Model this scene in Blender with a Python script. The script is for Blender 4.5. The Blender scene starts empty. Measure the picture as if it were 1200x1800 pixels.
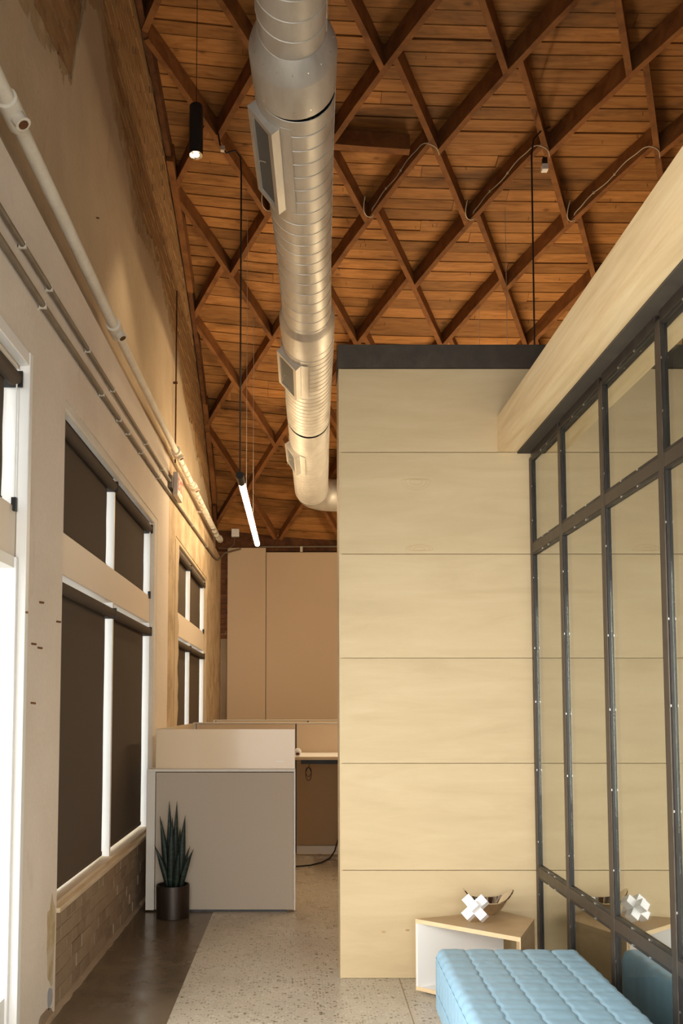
import bpy, bmesh, math, random
from mathutils import Vector, Matrix, noise
random.seed(7)
SC = bpy.context.scene
COL = SC.collection
PI = math.pi
R_ = math.radians

# ------------------------------------------------------------------ camera, world, daylight, exposure
EYE = 1.54
cam = bpy.data.cameras.new('camera')
cam.sensor_fit = 'VERTICAL'; cam.sensor_height = 36.0; cam.sensor_width = 24.0
cam.lens = 1500.0 / 1800.0 * 36.0
cam.shift_x = 75.0 / 1800.0
cam.shift_y = 244.2 / 1800.0
cam.clip_start = 0.02
camo = bpy.data.objects.new('camera', cam); COL.objects.link(camo)
camo.location = (0, 0, EYE)
camo.rotation_euler = (PI / 2 + R_(3.73), 0, 0)
SC.camera = camo

world = bpy.data.worlds.new('overcast_sky'); SC.world = world
world.use_nodes = True
bg = world.node_tree.nodes['Background']
bg.inputs[0].default_value = (0.93, 0.97, 1.0, 1)
bg.inputs[1].default_value = 4.0

def area(name, loc, rot, sx, sy, power, color, spread=180):
    l = bpy.data.lights.new(name, 'AREA'); l.shape = 'RECTANGLE'
    l.size = sx; l.size_y = sy; l.energy = power; l.color = color; l.spread = R_(spread)
    o = bpy.data.objects.new(name, l); COL.objects.link(o)
    o.location = loc; o.rotation_euler = rot
    return o
# daylight entering by the street front behind the camera and by the glazed door on the left
area('daylight_front', (0.1, -1.42, 1.5), (R_(64), 0, 0), 2.3, 2.6, 74, (1.0, 0.97, 0.92), 130)
area('daylight_door', (-1.42, 2.5, 1.25), (0, R_(-74), 0), 2.0, 2.3, 98, (1.0, 0.98, 0.95), 150)

SC.view_settings.view_transform = 'Standard'
SC.view_settings.look = 'None'
SC.view_settings.gamma = 1.0
SC.view_settings.use_curve_mapping = False
SC.view_settings.exposure = 0.0

# ------------------------------------------------------------------ helpers
def link(o, parent=None):
    COL.objects.link(o)
    if parent is not None:
        o.parent = parent
        o.matrix_parent_inverse = Matrix.Translation(-parent.location) if parent.type == 'EMPTY' and False else Matrix()
    return o

class MB:
    """collects simple solids and builds them as one mesh object (coordinates are world coordinates)"""
    def __init__(s): s.v = []; s.f = []
    def add(s, vs, fs):
        n = len(s.v); s.v += [tuple(p) for p in vs]; s.f += [tuple(i + n for i in f) for f in fs]; return s
    def box(s, x0, x1, y0, y1, z0, z1):
        vs = [(x, y, z) for x in (x0, x1) for y in (y0, y1) for z in (z0, z1)]
        return s.add(vs, [(0, 1, 3, 2), (4, 6, 7, 5), (0, 4, 5, 1), (2, 3, 7, 6), (0, 2, 6, 4), (1, 5, 7, 3)])
    def prism(s, poly, lo, hi, axis='z'):
        n = len(poly)
        def P(a, b, t): return {'z': (a, b, t), 'y': (a, t, b), 'x': (t, a, b)}[axis]
        vs = [P(a, b, lo) for a, b in poly] + [P(a, b, hi) for a, b in poly]
        return s.add(vs, [tuple(range(n)), tuple(range(2 * n - 1, n - 1, -1))] + [(i, i + n, (i + 1) % n + n, (i + 1) % n) for i in range(n)])
    def loft(s, rings, cap=True, closed=True):
        n = len(rings[0]); vs = [p for r in rings for p in r]; fs = []
        for k in range(len(rings) - 1):
            for i in range(n if closed else n - 1):
                j = (i + 1) % n
                fs.append((k * n + i, k * n + j, (k + 1) * n + j, (k + 1) * n + i))
        if cap:
            fs.append(tuple(range(n - 1, -1, -1))); m = (len(rings) - 1) * n
            fs.append(tuple(range(m, m + n)))
        return s.add(vs, fs)
    def tube(s, pts, r, n=8, cap=True):
        pts = [Vector(p) for p in pts]; rr = r if isinstance(r, (list, tuple)) else [r] * len(pts)
        t0 = (pts[1] - pts[0]).normalized()
        u = t0.orthogonal().normalized(); rings = []
        for i, p in enumerate(pts):
            t = (pts[min(i + 1, len(pts) - 1)] - pts[max(i - 1, 0)]).normalized()
            u = (u - t * u.dot(t)).normalized(); w = t.cross(u)
            rings.append([p + (u * math.cos(2 * PI * k / n) + w * math.sin(2 * PI * k / n)) * rr[i] for k in range(n)])
        return s.loft(rings, cap)
    def lathe(s, prof, cx, cy, n=32):
        return s.loft([[(cx + r * math.cos(2 * PI * k / n), cy + r * math.sin(2 * PI * k / n), z) for k in range(n)] for r, z in prof])
    def build(s, name, mat, parent=None, smooth=False, bevel=0.0, kind=None):
        me = bpy.data.meshes.new(name)
        off = Vector(parent.get('_base', (0, 0, 0))) if parent is not None else Vector((0, 0, 0))
        me.from_pydata([tuple(Vector(p) - off) for p in s.v], [], s.f)
        bm = bmesh.new(); bm.from_mesh(me)
        bmesh.ops.recalc_face_normals(bm, faces=bm.faces)
        if bevel > 0:
            bmesh.ops.bevel(bm, geom=[e for e in bm.edges if e.calc_face_angle(0) > 0.6], offset=bevel, segments=2, profile=0.5, affect='EDGES', clamp_overlap=True)
        bm.to_mesh(me); bm.free()
        if mat is not None: me.materials.append(mat)
        if smooth: me.shade_smooth()
        o = bpy.data.objects.new(name, me)
        if smooth and smooth == 'auto':
            me.set_sharp_from_angle(angle=R_(35))
        COL.objects.link(o)
        if parent is not None: o.parent = parent
        o['_base'] = tuple(off)
        if kind: o['kind'] = kind
        return o

def tag(o, label, cat, group=None):
    o['label'] = label; o['category'] = cat
    if group: o['group'] = group
    return o
def struct(o): o['kind'] = 'structure'; return o
def empty(name, loc):
    o = bpy.data.objects.new(name, None); COL.objects.link(o)
    o.location = loc; o['_base'] = tuple(loc); o.empty_display_size = 0.05
    return o
def thing(name, loc, label, cat, group=None): return tag(empty(name, loc), label, cat, group)

# pixel (1200 x 1800 frame of the photograph) -> world, used once to lay the survey points out
_f = 1500.0; _p = R_(3.73); _c, _s = math.cos(_p), math.sin(_p); _cy = 1242 - _f * math.tan(_p)
def _ray(x, y):
    u = (x - 525) / _f; v = (_cy - y) / _f
    return Vector((u, _c - v * _s, _s + v * _c))
def onX(x, y, X): d = _ray(x, y); t = X / d.x; return Vector((X, t * d.y, EYE + t * d.z))
def onY(x, y, Y): d = _ray(x, y); t = Y / d.y; return Vector((t * d.x, Y, EYE + t * d.z))
def onZ(x, y, Z): d = _ray(x, y); t = (Z - EYE) / d.z; return Vector((t * d.x, t * d.y, Z))
def proj(X, Y, Z):
    h = Z - EYE; zc = Y * _c + h * _s
    return (525 + _f * X / zc, _cy - _f * (h * _c - Y * _s) / zc) if zc > .01 else (-999, -999)

# ------------------------------------------------------------------ materials
def mat(name, color=(.5, .5, .5), rough=.6, metal=0.0, spec=.5):
    m = bpy.data.materials.new(name); m.use_nodes = True
    b = m.node_tree.nodes['Principled BSDF']
    b.inputs['Base Color'].default_value = (*color, 1); b.inputs['Roughness'].default_value = rough
    b.inputs['Metallic'].default_value = metal; b.inputs['Specular IOR Level'].default_value = spec
    m['_b'] = 1
    return m
class NT:
    def __init__(s, m): s.m = m; s.nt = m.node_tree; s.b = s.nt.nodes['Principled BSDF']
    def n(s, typ, **kw):
        nd = s.nt.nodes.new(typ)
        for k, v in kw.items():
            if k.startswith('i_'):
                key = k[2:]; key = int(key) if key.isdigit() else key.replace('_', ' ')
                nd.inputs[key].default_value = v
            else: setattr(nd, k, v)
        return nd
    def l(s, a, b): s.nt.links.new(a, b)
    def coord(s, scale=(1, 1, 1), rot=(0, 0, 0), out='Object'):
        t = s.n('ShaderNodeTexCoord'); mp = s.n('ShaderNodeMapping')
        mp.inputs['Scale'].default_value = scale; mp.inputs['Rotation'].default_value = rot
        s.l(t.outputs[out], mp.inputs[0]); return mp.outputs[0]
    def noise(s, vec, scale=5, detail=4, rough=.5, dist=0.0):
        nd = s.n('ShaderNodeTexNoise', i_Scale=scale, i_Detail=detail, i_Roughness=rough, i_Distortion=dist)
        if vec is not None: s.l(vec, nd.inputs['Vector'])
        return nd.outputs['Fac']
    def ramp(s, fac, stops):
        r = s.n('ShaderNodeValToRGB'); e = r.color_ramp.elements
        while len(e) < len(stops): e.new(.5)
        for el, (p, c) in zip(e, stops):
            el.position = p; el.color = (*c, 1) if len(c) == 3 else c
        s.l(fac, r.inputs[0]); return r.outputs[0]
    def mix(s, fac, a, b, mode='MIX'):
        nd = s.n('ShaderNodeMix', data_type='RGBA', blend_type=mode)
        for sock, v in ((nd.inputs[0], fac), (nd.inputs[6], a), (nd.inputs[7], b)):
            if hasattr(v, 'links'): s.l(v, sock)
            else: sock.default_value = v if not isinstance(v, tuple) else ((*v, 1) if len(v) == 3 else v)
        return nd.outputs[2]
    def math(s, op, a, b=0.0):
        nd = s.n('ShaderNodeMath', operation=op)
        for sock, v in ((nd.inputs[0], a), (nd.inputs[1], b)):
            if hasattr(v, 'links'): s.l(v, sock)
            else: sock.default_value = v
        return nd.outputs[0]
    def bump(s, h, strength=.3, dist=.01):
        nd = s.n('ShaderNodeBump', i_Strength=strength, i_Distance=dist); s.l(h, nd.inputs['Height'])
        s.l(nd.outputs[0], s.b.inputs['Normal'])
    def color(s, c): s.l(c, s.b.inputs['Base Color'])

def wood(name, lo, mid, hi, scale=(1, 1, 1), rough=.6, knots=0.0, var=.25, stain=.0, stainscale=1.5):
    m = mat(name, mid, rough, spec=.25); t = NT(m)
    oi = t.n('ShaderNodeObjectInfo')
    tc = t.n('ShaderNodeTexCoord'); sh = t.n('ShaderNodeVectorMath', operation='ADD')
    cm = t.n('ShaderNodeCombineXYZ'); rr = t.math('MULTIPLY', oi.outputs['Random'], 37.0)
    t.l(rr, cm.inputs[0]); t.l(rr, cm.inputs[2])
    t.l(tc.outputs['Object'], sh.inputs[0]); t.l(cm.outputs[0], sh.inputs[1])
    mp = t.n('ShaderNodeMapping'); mp.inputs['Scale'].default_value = scale; t.l(sh.outputs[0], mp.inputs[0])
    g = t.noise(mp.outputs[0], 3.0, 6, .6, .6)
    c = t.ramp(g, [(.28, lo), (.5, mid), (.75, hi)])
    if knots:
        mk = t.n('ShaderNodeMapping'); mk.inputs['Scale'].default_value = (scale[0] * 2.2, scale[1] * .35, scale[2] * .35); t.l(sh.outputs[0], mk.inputs[0])
        vo = t.n('ShaderNodeTexVoronoi', i_Scale=knots); t.l(mk.outputs[0], vo.inputs['Vector'])
        k = t.ramp(vo.outputs['Distance'], [(.04, (1, 1, 1)), (.13, (0, 0, 0))])
        kk = t.math('MULTIPLY', k, .8)
        c = t.mix(kk, c, tuple(x * .45 for x in lo))
    if stain:
        ms = t.n('ShaderNodeMapping'); ms.inputs['Scale'].default_value = (stainscale, stainscale * 3.2, stainscale * 3.2); t.l(tc.outputs['Object'], ms.inputs[0])
        sn = t.noise(ms.outputs[0], 1.0, 5, .65, .4)
        sf = t.ramp(sn, [(.50, (0, 0, 0)), (.72, (1, 1, 1))])
        c = t.mix(t.math('MULTIPLY', sf, stain), c, tuple(x * .22 for x in lo))
    v = t.math('ADD', 1 - var / 2, t.math('MULTIPLY', oi.outputs['Random'], var))
    c = t.mix(1.0, c, v, 'MULTIPLY') if False else c
    hs = t.n('ShaderNodeHueSaturation'); t.l(c, hs.inputs['Color']); t.l(v, hs.inputs['Value'])
    t.color(hs.outputs[0]); t.bump(g, .25, .004)
    return m

M = {}
M['board'] = wood('ceiling_pine', (.25, .10, .026), (.375, .167, .048), (.47, .222, .073), (.9, 9, 9), .6, knots=1.3, var=.5, stain=.8, stainscale=.55)
M['lamella'] = wood('lamella_timber', (.15, .058, .018), (.23, .093, .029), (.30, .13, .043), (2, 2, 2), .7, var=.35, stain=.4)
M['dark_timber'] = wood('dark_timber', (.06, .022, .008), (.11, .042, .015), (.17, .07, .025), (3, 3, 3), .75, var=.4)
M['ply'] = wood('birch_ply', (.53, .40, .228), (.58, .442, .257), (.62, .485, .29), (.55, .55, 3.0), .5, var=.06)
M['soffit'] = wood('hickory_beam', (.60, .425, .22), (.71, .525, .29), (.79, .62, .37), (7, .5, 7), .45, var=.05)
M['oak'] = wood('oak_laminate', (.36, .235, .12), (.43, .285, .15), (.49, .335, .185), (2.0, 2.0, 8), .4, var=.04)
M['oak_edge'] = wood('oak_edge', (.60, .44, .25), (.68, .50, .29), (.74, .56, .34), (2, 2, 8), .5, var=.03)
M['sillwood'] = wood('sill_pine', (.50, .36, .22), (.62, .48, .31), (.72, .58, .40), (9, .8, 9), .5, var=.03)

def plaster(name, a, b, dirt, scale=1.2, bump=.25):
    m = mat(name, a, .85, spec=.2); t = NT(m); co = t.coord((1, 1, 1))
    n1 = t.noise(co, scale, 6, .6, .3); c = t.ramp(n1, [(.35, b), (.62, a)])
    c2 = t.coord((1, 1.3, .45)); n2 = t.noise(c2, 3.5, 8, .7, .8)
    d = t.ramp(n2, [(.60, (0, 0, 0)), (.80, (1, 1, 1))]); c = t.mix(t.math('MULTIPLY', d, .6), c, dirt)
    n3 = t.noise(co, 40, 5, .6)
    c = t.mix(.12, c, t.ramp(n3, [(.3, tuple(x * .6 for x in b)), (.7, a)]))
    t.color(c); t.bump(t.math('ADD', t.math('MULTIPLY', n3, .4), n2), bump, .012)
    return m
M['paint'] = plaster('cream_wall_paint', (.78, .675, .565), (.71, .605, .495), (.46, .35, .25))
M['plaster_far'] = plaster('rough_far_plaster', (.60, .45, .29), (.38, .265, .155), (.20, .13, .07), 3.2, .9)
M['plaster'] = plaster('bare_plaster', (.60, .465, .315), (.47, .36, .235), (.27, .19, .115), .8, .5)
M['scratch'] = plaster('scratch_coat', (.46, .33, .19), (.34, .235, .13), (.2, .13, .07), 5, .9)
M['reveal'] = plaster('window_reveal_paint', (.74, .68, .59), (.68, .61, .51), (.5, .42, .32), 2, .1)
M['paint_white'] = mat('white_frame_paint', (.82, .79, .74), .45)
M['paint_frame'] = mat('cream_frame_paint', (.74, .62, .49), .5)

def brickmat(name, a, b, c_, dirt):
    m = mat(name, a, .9, spec=.15); t = NT(m); oi = t.n('ShaderNodeObjectInfo'); co = t.coord((1, 1, 1))
    c = t.ramp(oi.outputs['Random'], [(.0, a), (.5, b), (1, c_)])
    n = t.noise(co, 9, 8, .7, .5); d = t.ramp(n, [(.42, (0, 0, 0)), (.7, (1, 1, 1))])
    c = t.mix(t.math('MULTIPLY', d, .6), c, dirt); t.color(c)
    t.bump(t.noise(co, 60, 6, .7), .6, .006); return m
M['brick'] = brickmat('old_tan_brick', (.30, .165, .07), (.36, .20, .09), (.25, .12, .05), (.38, .255, .13))
M['brick_low'] = brickmat('grimy_brick', (.275, .19, .12), (.31, .215, .135), (.235, .155, .095), (.37, .275, .185))
M['brick_red'] = brickmat('red_brick', (.28, .11, .05), (.34, .14, .065), (.23, .085, .04), (.20, .10, .05))
M['mortar_low'] = plaster('grimy_mortar', (.34, .25, .165), (.27, .19, .125), (.2, .14, .09), 3, .6)
M['mortar'] = plaster('old_mortar', (.40, .31, .20), (.30, .22, .14), (.18, .13, .08), 3, .6)

def terrazzo():
    m = mat('exposed_aggregate', (.5, .45, .38), .28, spec=.5); t = NT(m); co = t.coord()
    base = t.ramp(t.noise(co, 1.3, 5, .6), [(.3, (.45, .39, .30)), (.7, (.56, .50, .405))])
    v = t.n('ShaderNodeTexVoronoi', i_Scale=60.0); t.l(co, v.inputs['Vector'])
    hv = t.n('ShaderNodeSeparateColor'); t.l(v.outputs['Color'], hv.inputs[0])
    chip = t.ramp(v.outputs['Distance'], [(.25, (1, 1, 1)), (.42, (0, 0, 0))])
    pick = t.ramp(hv.outputs[0], [(.56, (0, 0, 0)), (.60, (1, 1, 1))])
    c = t.mix(t.math('MULTIPLY', chip, pick), base, (.13, .085, .045))
    pick2 = t.ramp(hv.outputs[1], [(.62, (0, 0, 0)), (.66, (1, 1, 1))])
    c = t.mix(t.math('MULTIPLY', t.math('MULTIPLY', chip, pick2), .55), c, (.70, .65, .57))
    v2 = t.n('ShaderNodeTexVoronoi', i_Scale=26.0); t.l(co, v2.inputs['Vector'])
    h2 = t.n('ShaderNodeSeparateColor'); t.l(v2.outputs['Color'], h2.inputs[0])
    big = t.math('MULTIPLY', t.ramp(v2.outputs['Distance'], [(.2, (1, 1, 1)), (.34, (0, 0, 0))]), t.ramp(h2.outputs[0], [(.80, (0, 0, 0)), (.84, (1, 1, 1))]))
    c = t.mix(t.math('MULTIPLY', big, .8), c, (.13, .085, .05))
    v3 = t.n('ShaderNodeTexVoronoi', i_Scale=150.0); t.l(co, v3.inputs['Vector'])
    h3 = t.n('ShaderNodeSeparateColor'); t.l(v3.outputs['Color'], h3.inputs[0])
    fine = t.math('MULTIPLY', t.ramp(v3.outputs['Distance'], [(.3, (1, 1, 1)), (.5, (0, 0, 0))]), t.ramp(h3.outputs[0], [(.60, (0, 0, 0)), (.64, (1, 1, 1))]))
    c = t.mix(t.math('MULTIPLY', fine, .6), c, (.22, .16, .10))
    t.color(c); t.bump(t.noise(co, 120, 3), .05, .002)
    r = t.ramp(t.noise(co, 4, 5), [(.3, (.22, .22, .22)), (.7, (.40, .40, .40))]); t.l(r, t.b.inputs['Roughness'])
    return m
M['terrazzo'] = terrazzo()
def concrete(name, a, b, rough=.2):
    m = mat(name, a, rough, spec=.5); t = NT(m); co = t.coord()
    c = t.ramp(t.noise(co, 2.2, 7, .65, .4), [(.3, b), (.7, a)])
    sp = t.ramp(t.noise(co, 160, 3, .6), [(.60, (0, 0, 0)), (.70, (1, 1, 1))])
    c = t.mix(t.math('MULTIPLY', sp, .35), c, tuple(min(1, x * 2.2) for x in a)); t.color(c)
    r = t.ramp(t.noise(co, 5, 5), [(.3, (rough * .7,) * 3), (.7, (rough * 1.5,) * 3)]); t.l(r, t.b.inputs['Roughness']); return m
M['concrete'] = concrete('polished_dark_concrete', (.155, .112, .070), (.090, .063, .038))
M['carpet'] = concrete('grey_carpet', (.13, .13, .115), (.09, .09, .08), .95)

def fabric(name, a, b, scale=260, rough=.9, sheen=0.0):
    m = mat(name, a, rough, spec=.15); t = NT(m); co = t.coord()
    n = t.noise(co, scale, 4, .7); c = t.ramp(n, [(.3, b), (.7, a)])
    t.color(c); t.bump(n, .15, .002); return m
M['shade'] = fabric('dark_screen_fabric', (.115, .085, .060), (.080, .058, .040), 400)
M['grey_fabric'] = fabric('grey_panel_fabric', (.49, .41, .32), (.42, .345, .265), 240)
M['tan_fabric'] = fabric('tan_panel_fabric', (.74, .58, .40), (.68, .53, .36), 200)
M['shaded_fabric'] = fabric('shaded_panel_fabric', (.40, .275, .16), (.35, .24, .135), 200)  # tan panel fabric darkened, carries the shade below desk height
M['beige_panel'] = fabric('beige_wall_panel', (.70, .55, .385), (.65, .505, .35), 120)
M['trim_cream'] = mat('cream_panel_trim', (.62, .56, .47), .45)
M['white_lam'] = mat('white_laminate', (.86, .84, .80), .45)
M['vinyl'] = fabric('pale_blue_vinyl', (.235, .385, .485), (.215, .355, .455), 90, .42)
M['vinyl'].node_tree.nodes['Principled BSDF'].inputs['Specular IOR Level'].default_value = .45
def metal(name, a, b, rough, scale=(4, 4, 4), m=1.0):
    k = mat(name, a, rough, m); t = NT(k); co = t.coord(scale)
    n = t.noise(co, 2.5, 6, .65, .3); t.color(t.ramp(n, [(.3, b), (.7, a)]))
    r = t.ramp(n, [(.3, (rough * .8,) * 3), (.7, (min(1, rough * 1.3),) * 3)]); t.l(r, t.b.inputs['Roughness']); return k
M['galv'] = metal('galvanised_steel', (.70, .67, .61), (.55, .52, .46), .50, (4, 1.5, 4), .55)
M['steel'] = metal('raw_dark_steel', (.105, .083, .063), (.058, .045, .034), .36, (9, 9, 5), .7)
M['steel_cap'] = metal('blackened_steel_plate', (.085, .069, .052), (.056, .045, .034), .7, (5, 5, 5), .0)
M['steel_cap'].node_tree.nodes['Principled BSDF'].inputs['Specular IOR Level'].default_value = .15
M['stop'] = metal('glazing_bead_steel', (.034, .030, .026), (.026, .023, .020), .38, (3, 3, 3), .5)
M['screw'] = mat('bright_screw', (.85, .85, .83), .25, 1.0)
M['silver'] = mat('polished_bowl_metal', (.74, .68, .61), .10, 1.0)
M['black'] = mat('matt_black_metal', (.012, .011, .010), .55)
M['black_plastic'] = mat('black_plastic', (.015, .014, .013), .45)
M['cord'] = mat('black_cord', (.012, .010, .009), .6)
M['white_cord'] = mat('off_white_cable', (.55, .47, .35), .6)
M['pipe'] = plaster('painted_pipe', (.74, .68, .57), (.66, .59, .47), (.45, .36, .25), 6, .1)
M['conduit'] = metal('painted_conduit', (.25, .205, .15), (.16, .125, .085), .5, (6, 6, 6), .4)
M['clip'] = mat('pale_clip', (.62, .56, .46), .5)
M['soil'] = mat('potting_soil', (.02, .014, .01), .95)
M['pot'] = metal('bronze_glazed_pot', (.040, .025, .016), (.020, .012, .008), .42, (20, 20, 1.2), .5)
M['white_obj'] = mat('white_gloss', (.88, .87, .85), .4)
M['red'] = mat('red_lettering', (.75, .10, .06), .5)
M['sign'] = mat('sign_housing', (.60, .50, .40), .5)
M['grille'] = fabric('perforated_grille', (.20, .205, .20), (.10, .10, .10), 500, .5)

def leafmat():
    m = mat('snake_plant_leaf', (.03, .06, .035), .5, spec=.3); t = NT(m); co = t.coord((10, 10, 55))
    n = t.noise(co, 1.0, 4, .6, 1.2); t.color(t.ramp(n, [(.38, (.004, .009, .006)), (.55, (.010, .019, .012)), (.70, (.034, .052, .034))])); return m
M['leaf'] = leafmat()

def glass(name, base, gain, tint=(1, 1, 1), rough=0.0):
    m = bpy.data.materials.new(name); m.use_nodes = True; nt = m.node_tree; nt.nodes.clear()
    out = nt.nodes.new('ShaderNodeOutputMaterial'); mx = nt.nodes.new('ShaderNodeMixShader')
    tr = nt.nodes.new('ShaderNodeBsdfTransparent'); gl = nt.nodes.new('ShaderNodeBsdfGlossy')
    tr.inputs[0].default_value = (*tint, 1); gl.inputs['Roughness'].default_value = rough
    gl.inputs['Color'].default_value = (.97, .98, .95, 1)
    lw = nt.nodes.new('ShaderNodeLayerWeight'); lw.inputs[0].default_value = .5
    mu = nt.nodes.new('ShaderNodeMath'); mu.operation = 'MULTIPLY_ADD'; mu.use_clamp = True
    mu.inputs[1].default_value = gain; mu.inputs[2].default_value = base
    nt.links.new(lw.outputs['Facing'], mu.inputs[0]); nt.links.new(mu.outputs[0], mx.inputs[0])
    nt.links.new(tr.outputs[0], mx.inputs[1]); nt.links.new(gl.outputs[0], mx.inputs[2]); nt.links.new(mx.outputs[0], out.inputs[0])
    return m
M['glass_wall'] = glass('coated_partition_glass', .28, .48, (.74, .75, .70))
M['pane'] = glass('window_glass', .04, .30, (.97, .98, .98))
def frosted():
    m = bpy.data.materials.new('frosted_screen'); m.use_nodes = True; t = NT(m); nt = m.node_tree
    t.b.inputs['Base Color'].default_value = (.90, .82, .68, 1); t.b.inputs['Roughness'].default_value = .12
    t.b.inputs['Coat Weight'].default_value = .3
    tl = nt.nodes.new('ShaderNodeBsdfTranslucent'); tl.inputs[0].default_value = (.9, .84, .72, 1)
    tr = nt.nodes.new('ShaderNodeBsdfTransparent'); a = nt.nodes.new('ShaderNodeMixShader'); b = nt.nodes.new('ShaderNodeMixShader')
    a.inputs[0].default_value = .62; b.inputs[0].default_value = .18
    out = nt.nodes['Material Output']
    nt.links.new(t.b.outputs[0], a.inputs[1]); nt.links.new(tl.outputs[0], a.inputs[2])
    nt.links.new(a.outputs[0], b.inputs[1]); nt.links.new(tr.outputs[0], b.inputs[2]); nt.links.new(b.outputs[0], out.inputs[0])
    return m
M['frosted'] = frosted()
def emit(name, col, st):
    m = bpy.data.materials.new(name); m.use_nodes = True; b = m.node_tree.nodes['Principled BSDF']
    b.inputs['Base Color'].default_value = (1, 1, 1, 1); b.inputs['Emission Color'].default_value = (*col, 1); b.inputs['Emission Strength'].default_value = st
    return m
M['tube_glow'] = emit('led_tube_diffuser', (1.0, .77, .48), 46.0)
M['tube_glow_strong'] = emit('led_tube_diffuser_strong', (1.0, .77, .48), 115.0)
M['spot_glow'] = emit('spot_lens', (1.0, .80, .52), 14.0)

# ------------------------------------------------------------------ roof geometry (barrel vault, axis along X, sagging away from the left gable)
RR, YC, ZT, DS, S0 = 10.399, 5.832, 7.174, .874, .14
def roof(X, sdist, off=0.0):
    """point on the underside surface of the lamellas; off = distance outwards (towards the boards)"""
    th = sdist / RR
    sag = .252 * (1 - math.exp(-max(X + 1.3, 0) / 1.367))
    r = RR + off
    return Vector((X, YC + r * math.sin(th), ZT - RR + r * math.cos(th) - sag))
def rowS(r): return S0 + DS * r
XN = lambda c, odd: .755 + 1.046 * c
WL_UP = -1.31     # face of the upper left wall
WL = -1.225       # face of the lower left wall

LAM_H = .20
# ceiling shell
mb = MB(); nx, ns = 14, 60
s_lo, s_hi = -8.1, 8.1
for k in range(2):
    pass
top = []
for off in (LAM_H + .028, LAM_H + .20):
    top.append([[roof(-1.75 + (6.6 + 1.75) * i / nx, s_lo + (s_hi - s_lo) * j / ns, off) for i in range(nx + 1)] for j in range(ns + 1)])
for g in top:
    vs = [p for row in g for p in row]
    mb.add(vs, [(j * (nx + 1) + i, j * (nx + 1) + i + 1, (j + 1) * (nx + 1) + i + 1, (j + 1) * (nx + 1) + i) for j in range(ns) for i in range(nx)])
ceiling = struct(mb.build('ceiling', M['dark_timber']))

# ceiling boards: one object per board
pitch = .1345; s = -1.6; nb = 0
while s < 8.05:
    cuts = [-1.5, random.uniform(-1.0, 5.6), 6.2]
    for a, b in zip(cuts, cuts[1:]):
        nseg = max(2, int((b - a) / .55)); w = pitch - random.choice((.008, .009, .009, .010, .015)); dz = random.uniform(-.005, .005)
        tw = random.uniform(-.004, .004)
        rings = []
        for i in range(nseg + 1):
            X = a + .002 + (b - a - .004) * i / nseg
            rings.append([roof(X, s, LAM_H + dz + tw), roof(X, s + w, LAM_H + dz - tw), roof(X, s + w, LAM_H + dz + .024), roof(X, s, LAM_H + dz + .024)])
        MB().loft(rings).build('board', M['board'], ceiling); nb += 1
    s += pitch

# lamellas
def lam(p0, s0, p1, s1, name='lamella', w=.052, h=LAM_H, m='lamella', clip=None):
    rings = []; n = 5
    for i in range(n):
        t = i / (n - 1); X = p0 + (p1 - p0) * t; S = s0 + (s1 - s0) * t
        d = Vector((p1 - p0, s1 - s0)).normalized(); q = Vector((-d.y, d.x)) * w / 2
        rings.append([roof(X + q.x, S + q.y, 0), roof(X - q.x, S - q.y, 0), roof(X - q.x, S - q.y, h + .012), roof(X + q.x, S + q.y, h + .012)])
    return MB().loft(rings).build(name, M[m], ceiling)
DL = .078
ux, us = .523, DS
un = math.hypot(ux, us)
dslash = Vector((ux, -us)) / un    # '/' towards upper right of the picture (nearer)
dback = Vector((-ux, -us)) / un    # '\' towards upper left
def clipx(x0, s0, x1, s1):
    if x0 < WL_UP + .03: t = (WL_UP + .03 - x0) / (x1 - x0); x0, s0 = WL_UP + .03, s0 + (s1 - s0) * t
    if x1 < WL_UP + .03: t = (WL_UP + .03 - x1) / (x0 - x1); x1, s1 = WL_UP + .03, s1 + (s0 - s1) * t
    return x0, s0, x1, s1
S_END = 8.0
for r in range(-4, 10):
    odd = r % 2 != 0
    for c in range(-2, 5):
        X = XN(c if odd else c + .5, odd); S = rowS(r)
        if X < WL_UP - .3: continue
        if odd:      # '/' continuous here: from (r-1, +half) to (r+1, -half)
            a = (XN((c + .5), False), rowS(r - 1)); b = (XN((c - .5), False), rowS(r + 1))
            a = (a[0] + dback.x * DL, a[1] + dback.y * DL); b = (b[0] - dback.x * DL, b[1] - dback.y * DL)
        else:        # '\' continuous here: from (r-1, -half) to (r+1, +half)
            a = (XN(c, True), rowS(r - 1)); b = (XN(c + 1, True), rowS(r + 1))
            a = (a[0] + dslash.x * DL, a[1] + dslash.y * DL); b = (b[0] - dslash.x * DL, b[1] - dslash.y * DL)
        x0, s0, x1, s1 = *a, *b
        if max(x0, x1) < WL_UP + .08: continue
        x0, s0, x1, s1 = clipx(x0, s0, x1, s1)
        if s1 > S_END: t = (S_END - s0) / (s1 - s0); x1 = x0 + (x1 - x0) * t; s1 = S_END
        if s0 > S_END - .1 or s1 - s0 < .15: continue
        lam(x0, s0, x1, s1)
# wall rafter pieces along the gable
s = -3.0; k = 0
while s < 7.9:
    L = 1.75; e = min(s + L, 7.95); rings = []
    x0 = WL_UP + .005; x1 = x0 + .05 + .018 * (k % 2)
    for i in range(5):
        S = s + .01 + (e - s - .02) * i / 4; d = .02 * (k % 3) - .03
        rings.append([roof(x0, S, d), roof(x1, S, d), roof(x1, S, LAM_H), roof(x0, S, LAM_H)])
    MB().loft(rings).build('wall_rafter', M['lamella' if k % 2 else 'dark_timber'], ceiling); s = e; k += 1
# short blocking piece between two lamellas (right of the duct)
lam(.22, rowS(2) + .03, 1.05, rowS(2) + .06, 'blocking', .07, LAM_H * .8)
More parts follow.
